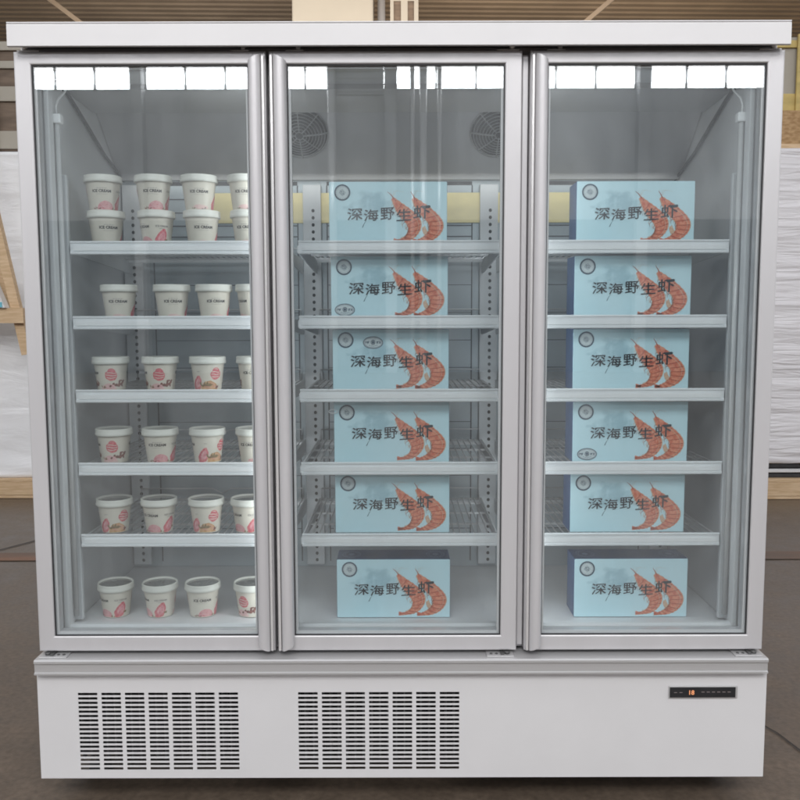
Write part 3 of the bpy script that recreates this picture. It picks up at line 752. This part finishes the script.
def dome(f, u, r, mi, layer=0, seed=1, squash=.95):
    p = [(u - r, .0025), (u + r, .0025)]
    for k in range(1, 20):
        a = math.pi * k / 20; q = 1 + .08 * noise.noise((k * .6, seed, 0)); p.append((u + r * q * math.cos(a), .0025 + r * squash * q * math.sin(a)))
    f.poly(p, mi, layer)
    for k in range(4):
        f.line([(u - r * .7 + t * r * 1.4, .004 + r * squash * (.2 + .17 * k) + r * .08 * math.sin(t * 9 + k)) for t in [q / 8 for q in range(9)] if abs(-.7 + t * 1.4) < math.cos(.2 + .2 * k)] or [(u, .01), (u + .001, .01)], .0009, PALE if mi == PINK else PINK, layer + 1)
def leaves(f, u, v, s, mi, n=5, seed=0):
    rnd = random.Random(seed)
    for k in range(n):
        a = rnd.uniform(.2, 2.9); l = s * rnd.uniform(.6, 1.1); uu = u + rnd.uniform(-s * .6, s * .6)
        f.poly([(uu, v), (uu + l * .5 * math.cos(a) - l * .2 * math.sin(a), v + l * .5 * math.sin(a) + l * .2 * math.cos(a)), (uu + l * math.cos(a), v + l * math.sin(a)), (uu + l * .5 * math.cos(a) + l * .2 * math.sin(a), v + l * .5 * math.sin(a) - l * .2 * math.cos(a))], mi, 2)
def slice_(f, u, v, s, layer=1):
    p = [(-.75, -1.05), (-.2, -1.1), (.45, -.9), (.75, -.3), (.8, .4), (.55, 1.05), (.2, 1.0), (-.35, .45), (-.85, -.3)]
    f.poly([(u + x * s, v + y * s) for x, y in p], RED, layer)
    f.poly([(u + x * s * .62 + s * .08, v + y * s * .62) for x, y in p], PINK, layer + 1)
    for k in range(5): f.line([(u - .3 * s + k * .14 * s, v - .6 * s + k * .22 * s), (u - .08 * s + k * .14 * s, v - .75 * s + k * .22 * s)], .0009, RED, layer + 2)
def berries(f, u, seed, w=.020):
    rnd = random.Random(seed)
    for k in range(24):
        x = u + rnd.uniform(-w, w); z = .013 + abs(rnd.gauss(0, .0085)); f.disc((x, z), rnd.uniform(.0020, .0044), rnd.uniform(.0016, .0036), BERRY, 2 + k % 3, 9, rnd.uniform(0, 3), .3, k)
    leaves(f, u, .014, .012, BERRY, 6, seed)
def make_print(kind):
    f = Flat()
    if kind == 'strawberry':
        caption(f, -.006, .047); dome(f, .004, .0235, PINK, 0, 1); leaves(f, -.019, .003, .009, BERRY, 4, 2); leaves(f, .025, .003, .008, LEAF, 3, 5)
        slice_(f, .050, .0235, .0205); leaves(f, .066, .012, .012, LEAF, 4, 4); caption(f, .052, .049, False)
        emblem(f, .115, .045); dome(f, .110, .016, PALE, 0, 3); emblem(f, -.070, .05, .009)
    elif kind == 'chocolate':
        emblem(f, -.004, .044, .0125); dome(f, -.012, .023, PALE, 0, 6, .85); berries(f, .012, 3); leaves(f, -.026, .010, .010, LEAF, 3, 3)
        caption(f, .072, .047); dome(f, .080, .013, PALE, 0, 4, .7); berries(f, .100, 8, .012); caption(f, -.065, .047); berries(f, -.058, 9, .015)
    elif kind == 'mango':
        emblem(f, .024, .046, .0120); dome(f, .006, .0265, TAN, 0, 9, .98); leaves(f, -.010, .014, .017, LEAF, 8, 11); leaves(f, .024, .006, .013, BERRY, 3, 12)
        slice_(f, -.032, .0225, .0195); f.line([(-.028, .054), (-.020, .054)], .0012, GREY, 1); caption(f, -.082, .047); caption(f, .095, .047); dome(f, .1, .016, TAN, 0, 4)
    else:  # plain
        caption(f, 0, .045); f.disc((.004, .008), .022, .006, PALE, 0, 24, 0, .4, 5); leaves(f, -.018, .003, .007, LEAF, 3, 21); leaves(f, .016, .003, .008, GREY, 4, 22)
        emblem(f, .09, .045); slice_(f, .056, .0235, .0205); caption(f, -.09, .047)
    return f.build('label_print', PM, wrapfn, False, .0035, .00022)
PR = {k: make_print(k) for k in ('strawberry', 'chocolate', 'mango', 'plain')}
CNT = []
def tub(x, y, z, kind, rot, label, white_lid=False, tilt=0):
    e = bpy.data.objects.new('ice_cream_tub', None); col.objects.link(e); e.location = (x, y, z); e.rotation_euler = (0, 0, rot)
    tag(e, label, 'tub', 'ice cream tubs in the left door')
    link('cup', cupm, e); ld = link('lid', lidm, e); link('lid_window', wlidm if white_lid else filmm, ld); link('label_print', PR[kind], e)
A = lambda mm: -mm / 41.0            # turn so that the art `mm` round the cup faces the camera
ordn = ('first', 'second', 'third', 'fourth')
rown = ('top shelf', 'second shelf', 'third shelf', 'fourth shelf', 'fifth shelf', 'cabinet floor')
rows = [
    (SZ[0], [(-.800, 'strawberry', -2, 'pink scoop print'), (-.664, 'strawberry', -3, 'pink scoop print'), (-.541, 'plain', 0, 'lettering and pale print'), (-.414, 'plain', 6, 'lettering, half behind the grip')]),
    (SZ[1], [(-.766, 'plain', 4, 'lettering turned left'), (-.622, 'plain', -3, 'lettering and leaf specks'), (-.507, 'plain', -5, 'centred lettering'), (-.398, 'plain', 44, 'red fruit print')]),
    (SZ[2], [(-.795, 'chocolate', -4, 'pink emblem and dark berries'), (-.659, 'chocolate', 0, 'centred pink emblem'), (-.529, 'mango', 2, 'tan scoop and emblem at its right'), (-.400, 'chocolate', 80, 'berries low at its right')]),
    (SZ[3], [(-.793, 'chocolate', 2, 'pink emblem and dark berries'), (-.665, 'strawberry', 4, 'bright pink scoop'), (-.534, 'mango', -18, 'red fruit and tan scoop'), (-.406, 'chocolate', 88, 'dark berries at its foot')]),
    (SZ[4], [(-.798, 'mango', 0, 'tan scoop and pink emblem'), (-.674, 'strawberry', 22, 'lettering turned aside and pink foot'), (-.542, 'mango', 4, 'brown leaves over a tan scoop'), (-.424, 'strawberry', 38, 'red fruit print')]),
    (.4425, [(-.803, 'strawberry', 40, 'red fruit slice on its right'), (-.678, 'strawberry', 52, 'red fruit slice at its middle'), (-.558, 'strawberry', -4, 'bold lettering over pale pink'), (-.421, 'chocolate', 20, 'dark berries, half behind the grip')]),
]
for i, (z, items) in enumerate(rows):
    for k, (x, kind, mm, desc) in enumerate(items):
        rot = A(mm) + math.atan2(x, 2.34) * -1.0
        if i == 0:
            tub(x, .198, z + .0938, kind, rot, 'upper tub of the %s stack on the top shelf, %s' % (ordn[k], desc), True)
            k2 = ('plain', 'strawberry', 'plain', 'plain')[k]; m2 = (-6, 38, -4, 10)[k]
            d2 = ('bold lettering', 'red fruit print', 'lettering over grey specks', 'lettering half behind the grip')[k]
            tub(x + .006, .196, z, k2, A(m2) - math.atan2(x, 2.34), 'lower tub of the %s stack on the top shelf, %s' % (ordn[k], d2), True)
        else:
            tub(x, .197, z, kind, rot, '%s tub from the left on the %s, %s' % (ordn[k], rown[i], desc))

# ------------------------------------------------------------------ shrimp boxes
BW, BH, BD = .314, .1655, .10
S_ = 1 / 2269.0
def px(x, y): return ((x - 396) * S_, BH - (y - 28) * S_)
def smooth(pts, it=2):
    for _ in range(it):
        q = [pts[0]]
        for a, b in zip(pts, pts[1:]): q += [(a[0] * .75 + b[0] * .25, a[1] * .75 + b[1] * .25), (a[0] * .25 + b[0] * .75, a[1] * .25 + b[1] * .75)]
        pts = q + [pts[-1]]
    return pts
def shrimp(f, outer, inner, tip, L0, seed):
    o = smooth([px(*p) for p in outer]); i = smooth([px(*p) for p in inner])
    n = 60
    def rs(c):
        out = []
        for k in range(n):
            t = k / (n - 1) * (len(c) - 1); a = int(min(t, len(c) - 2)); q = t - a
            out.append((c[a][0] * (1 - q) + c[a + 1][0] * q, c[a][1] * (1 - q) + c[a + 1][1] * q))
        return out
    o, i = rs(o), rs(i)
    rnd = random.Random(seed)
    cx = sum(p[0] for p in o) / n; cy_ = sum(p[1] for p in o) / n
    f.items.append(([(x + .0022 * (1 if k < n else -1), y + .0012 * math.sin(k * 1.9)) for k, (x, y) in enumerate(o + i)], [[k, k + 1, n + k + 1, n + k] for k in range(n - 1)], 5, L0))
    L0 += 1
    i = [(x + rnd.uniform(-.0009, .0009), y + rnd.uniform(-.0009, .0009)) for x, y in i]
    f.items.append((o + i, [[k, k + 1, n + k + 1, n + k] for k in range(n - 1)], 3, L0))
    for k in (10, 15, 20, 25, 30, 35, 40, 45, 50, 54):               # shell segments
        a, b = o[k], i[min(n - 1, k + 2)]; f.line([a, ((a[0] + b[0]) / 2 + .001, (a[1] + b[1]) / 2 - .001), b], .0021, 4, L0 + 1, .0012)
    f.line([(a[0] * .8 + b[0] * .2, a[1] * .8 + b[1] * .2) for a, b in list(zip(o, i))[12:50]], .0016, 5, L0 + 1, .0008)
    for k in range(6, 48, 2):                              # legs on the inner side
        a = i[k]; l = rnd.uniform(.007, .017); an = R(rnd.uniform(195, 265)); f.line([a, (a[0] + l * .6 * math.cos(an), a[1] + l * .6 * math.sin(an)), (a[0] + l * math.cos(an + .5), a[1] + l * math.sin(an + .5))], .0016, 5 if k % 4 else 4, L0, .0005)
    hd = o[0]
    f.line([px(*tip), ((px(*tip)[0] + hd[0]) / 2 + .001, (px(*tip)[1] + hd[1]) / 2), (hd[0] + .004, hd[1] - .006)], .0009, 4, L0 + 1, .0024)   # rostrum
    f.disc((hd[0] + .008, hd[1] - .010), .0014, .0014, 0, L0 + 2, 10)
    for q in range(3):                                     # feelers
        x0, y0 = hd; f.line([(x0, y0), (x0 - .006 + q * .008, y0 + .012 + q * .002), (x0 - .004 + q * .017, y0 + .020 - q * .004)], .0007, 5, L0, .0003)
    for q in (-.5, 0, .5):                                 # tail fan
        a = o[-1]; b = i[-1]; m_ = ((a[0] + b[0]) / 2, (a[1] + b[1]) / 2)
        f.poly([(m_[0] + .004, m_[1] + .003), (m_[0] - .010, m_[1] + .0035 + q * .008), (m_[0] - .012, m_[1] - .0005 + q * .008), (m_[0] + .003, m_[1] - .003)], 3 if q else 4, L0 + 1)
def seal(f, c):
    f.disc(c, .0205, .0205, 2, 0, 36); f.ring(c, .0215, .0215, .0042, 1, 1)
    for k in range(20):                                     # tiny marks round the ring
        a = 2 * math.pi * k / 20; f.line([(c[0] + .0148 * math.cos(a), c[1] + .0148 * math.sin(a)), (c[0] + .0165 * math.cos(a), c[1] + .0165 * math.sin(a))], .0012, 1, 1)
    f.ring(c, .0088, .0088, .0011, 1, 1, 4); f.ring(c, .0045, .0045, .0012, 1, 1, 16)
    f.line([(c[0] - .006, c[1] + .006), (c[0] + .006, c[1] - .006)], .0009, 1, 1)
def front_art():
    f = Flat()
    seal(f, px(120, 92))
    shrimp(f, [(424, 118), (484, 160), (546, 203), (592, 252), (596, 304), (566, 352), (524, 381), (456, 388)], [(419, 134), (440, 188), (468, 236), (510, 276), (522, 310), (510, 343), (488, 361), (450, 374)], (392, 88), 0, 4)
    shrimp(f, [(549, 118), (606, 152), (668, 198), (716, 246), (730, 285), (720, 328), (682, 368), (630, 388), (574, 390)], [(542, 136), (564, 186), (594, 229), (634, 262), (650, 297), (638, 330), (610, 357), (568, 376)], (532, 88), 3, 5)
    f.disc(px(618, 318), .006, .013, 5, 2, 18, .3, .5, 3)
    for ch, (x0, x1, y0, y1), b in (('深', (150, 240, 188, 258), .0012), ('海', (250, 336, 195, 262), .0014), ('野', (350, 432, 184, 256), .0012), ('生', (446, 535, 194, 262), .0011), ('虾', (548, 650, 172, 250), .0013)):
        v, fc = text_geo(ch, .04, 0)
        if not v: continue
        mx0, mx1 = min(p[0] for p in v), max(p[0] for p in v); my0, my1 = min(p[1] for p in v), max(p[1] for p in v)
        a, c_ = px(x0, y1), px(x1, y0)
        vv = [(a[0] + (x - mx0) / (mx1 - mx0) * (c_[0] - a[0]), a[1] + (y - my0) / (my1 - my0) * (c_[1] - a[1]) + .06 * (x - mx0)) for x, y in v]
        for dx, dy in ((0, 0), (.0006, .0003), (-.0003, -.0004)): f.items.append(([(x + dx + .0004 * noise.noise((x * 300, y * 300, 1)), y + dy + .0005 * noise.noise((x * 300, y * 300, 5))) for x, y in vv], fc, 0, 8))
    f.poly([px(600, 172), px(648, 168), px(650, 184), px(604, 190)], 0, 7)      # the heavy top stroke of the last character
    f.line([px(240, 300), px(252, 275), px(262, 262)], .002, 1, 0, .0006)
    return f
AM = [M['text_ink'], M['navy_ink'], M['seal_pale'], M['shrimp'], M['shrimp_dark'], M['shrimp_pale']]
art = front_art().build('front_print', AM, lambda u, v, d: (u, -BD / 2 - d, v), False, None, .0002)
cb = MB().box(-BW / 2, BW / 2, -BD / 2, BD / 2, 0, BH, .0016, 0)
cme = cb.mesh('shrimp_box', [M['navy'], M['card_front']])
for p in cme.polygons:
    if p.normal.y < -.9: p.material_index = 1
st = Flat()
st.disc((0, 0), .0265, .0163, 2, 0, 36); st.ring((0, 0), .0272, .0168, .0019, 1, 1).ring((0, 0), .0240, .0138, .0008, 1, 1)
st.disc((0, .0008), .0062, .0068, 1, 1, 20); st.ring((0, .0008), .0044, .0050, .001, 2, 2, 14)
for k in (-3, -2, 2, 3): st.text('深海野生'[k % 4], (k * .0062, -.0022), .0066, 1, 1, .00025)
for k in range(5): st.line([(-.011 + k * .005, -.0098 + .0012 * abs(k - 2)), (-.008 + k * .005, -.0098 + .0012 * abs(k - 2))], .0012, 1, 1)
stm = st.build('oval_stamp', AM, lambda u, v, d: (u, -BD / 2 - d, v), False, None, .0002)
tp = Flat()
for sx in (-1, 1):
    c = (sx * .118, 0); tp.ring(c, .026, .034, .0022, 0, 0).ring(c, .019, .026, .0016, 0, 0).disc(c, .008, .012, 0, 0, 16)
    for k in range(8):
        a = k * math.pi / 4; tp.ring((c[0] + .0215 * math.cos(a), .029 * math.sin(a)), .0045, .0055, .0012, 0, 1, 12)
tpm = tp.build('top_print', [M['navy_ink2'] if 'navy_ink2' in M else mat('pale_navy_print', (.16, .24, .38), .5, noise_amt=.2, noise_scale=90)], lambda u, v, d: (u, v, BH + d), False, None, .0003)

lev = ('top', 'second', 'third', 'fourth', 'fifth')
def sbox(x, z, label, stamp=None, tilt=0.):
    o = link('shrimp_box', cme, None, (x, .16 + BD / 2, z), tilt)
    tag(o, label, 'box', 'pale blue shrimp boxes')
    link('front_print', art, o); link('top_print', tpm, o)
    if stamp: link('oval_stamp', stm, o, (stamp[0], 0, stamp[1]))
    return o
mid = (-.0305, -.0275, -.025, -.023, -.0215)
rgt = (.6285, .625, .625, .627, .624)
for i, z in enumerate(SZ):
    sp = {1: (-.120, .0235), 2: px(288, 108)}.get(i)
    extra = {1: ', oval stamp low at left', 2: ', oval stamp above its lettering'}.get(i, '')
    b = sbox(mid[i], z + .0005, 'shrimp box on the %s shelf of the middle door%s' % (lev[i], extra), sp, R((.3, -.2, .25, 0, -.3)[i]))
    if i == 3:                                               # a curled tag end by the seal
        MB().tube([(-.157 + .012 * math.cos(a) - .002, -BD / 2 - .003, .141 + .005 * math.sin(a)) for a in [q * 2 * math.pi / 14 for q in range(14)]], .0011, 6, 0, True).build('tape_loop', M['rail_strip'], b)
for i, z in enumerate(SZ):
    sp = (-.1165, .0215) if i == 3 else None
    sbox(rgt[i], z + .0005, 'shrimp box on the %s shelf of the right door%s' % (lev[i], ', oval stamp low at left' if i == 3 else ''), sp, R((-.3, .2, -.1, .3, .1)[i]))
sbox(-.0195, .4425, 'pale blue shrimp box with navy top on the cabinet floor, middle door')
sbox(.639, .4425, 'pale blue shrimp box with navy top on the cabinet floor, right door')
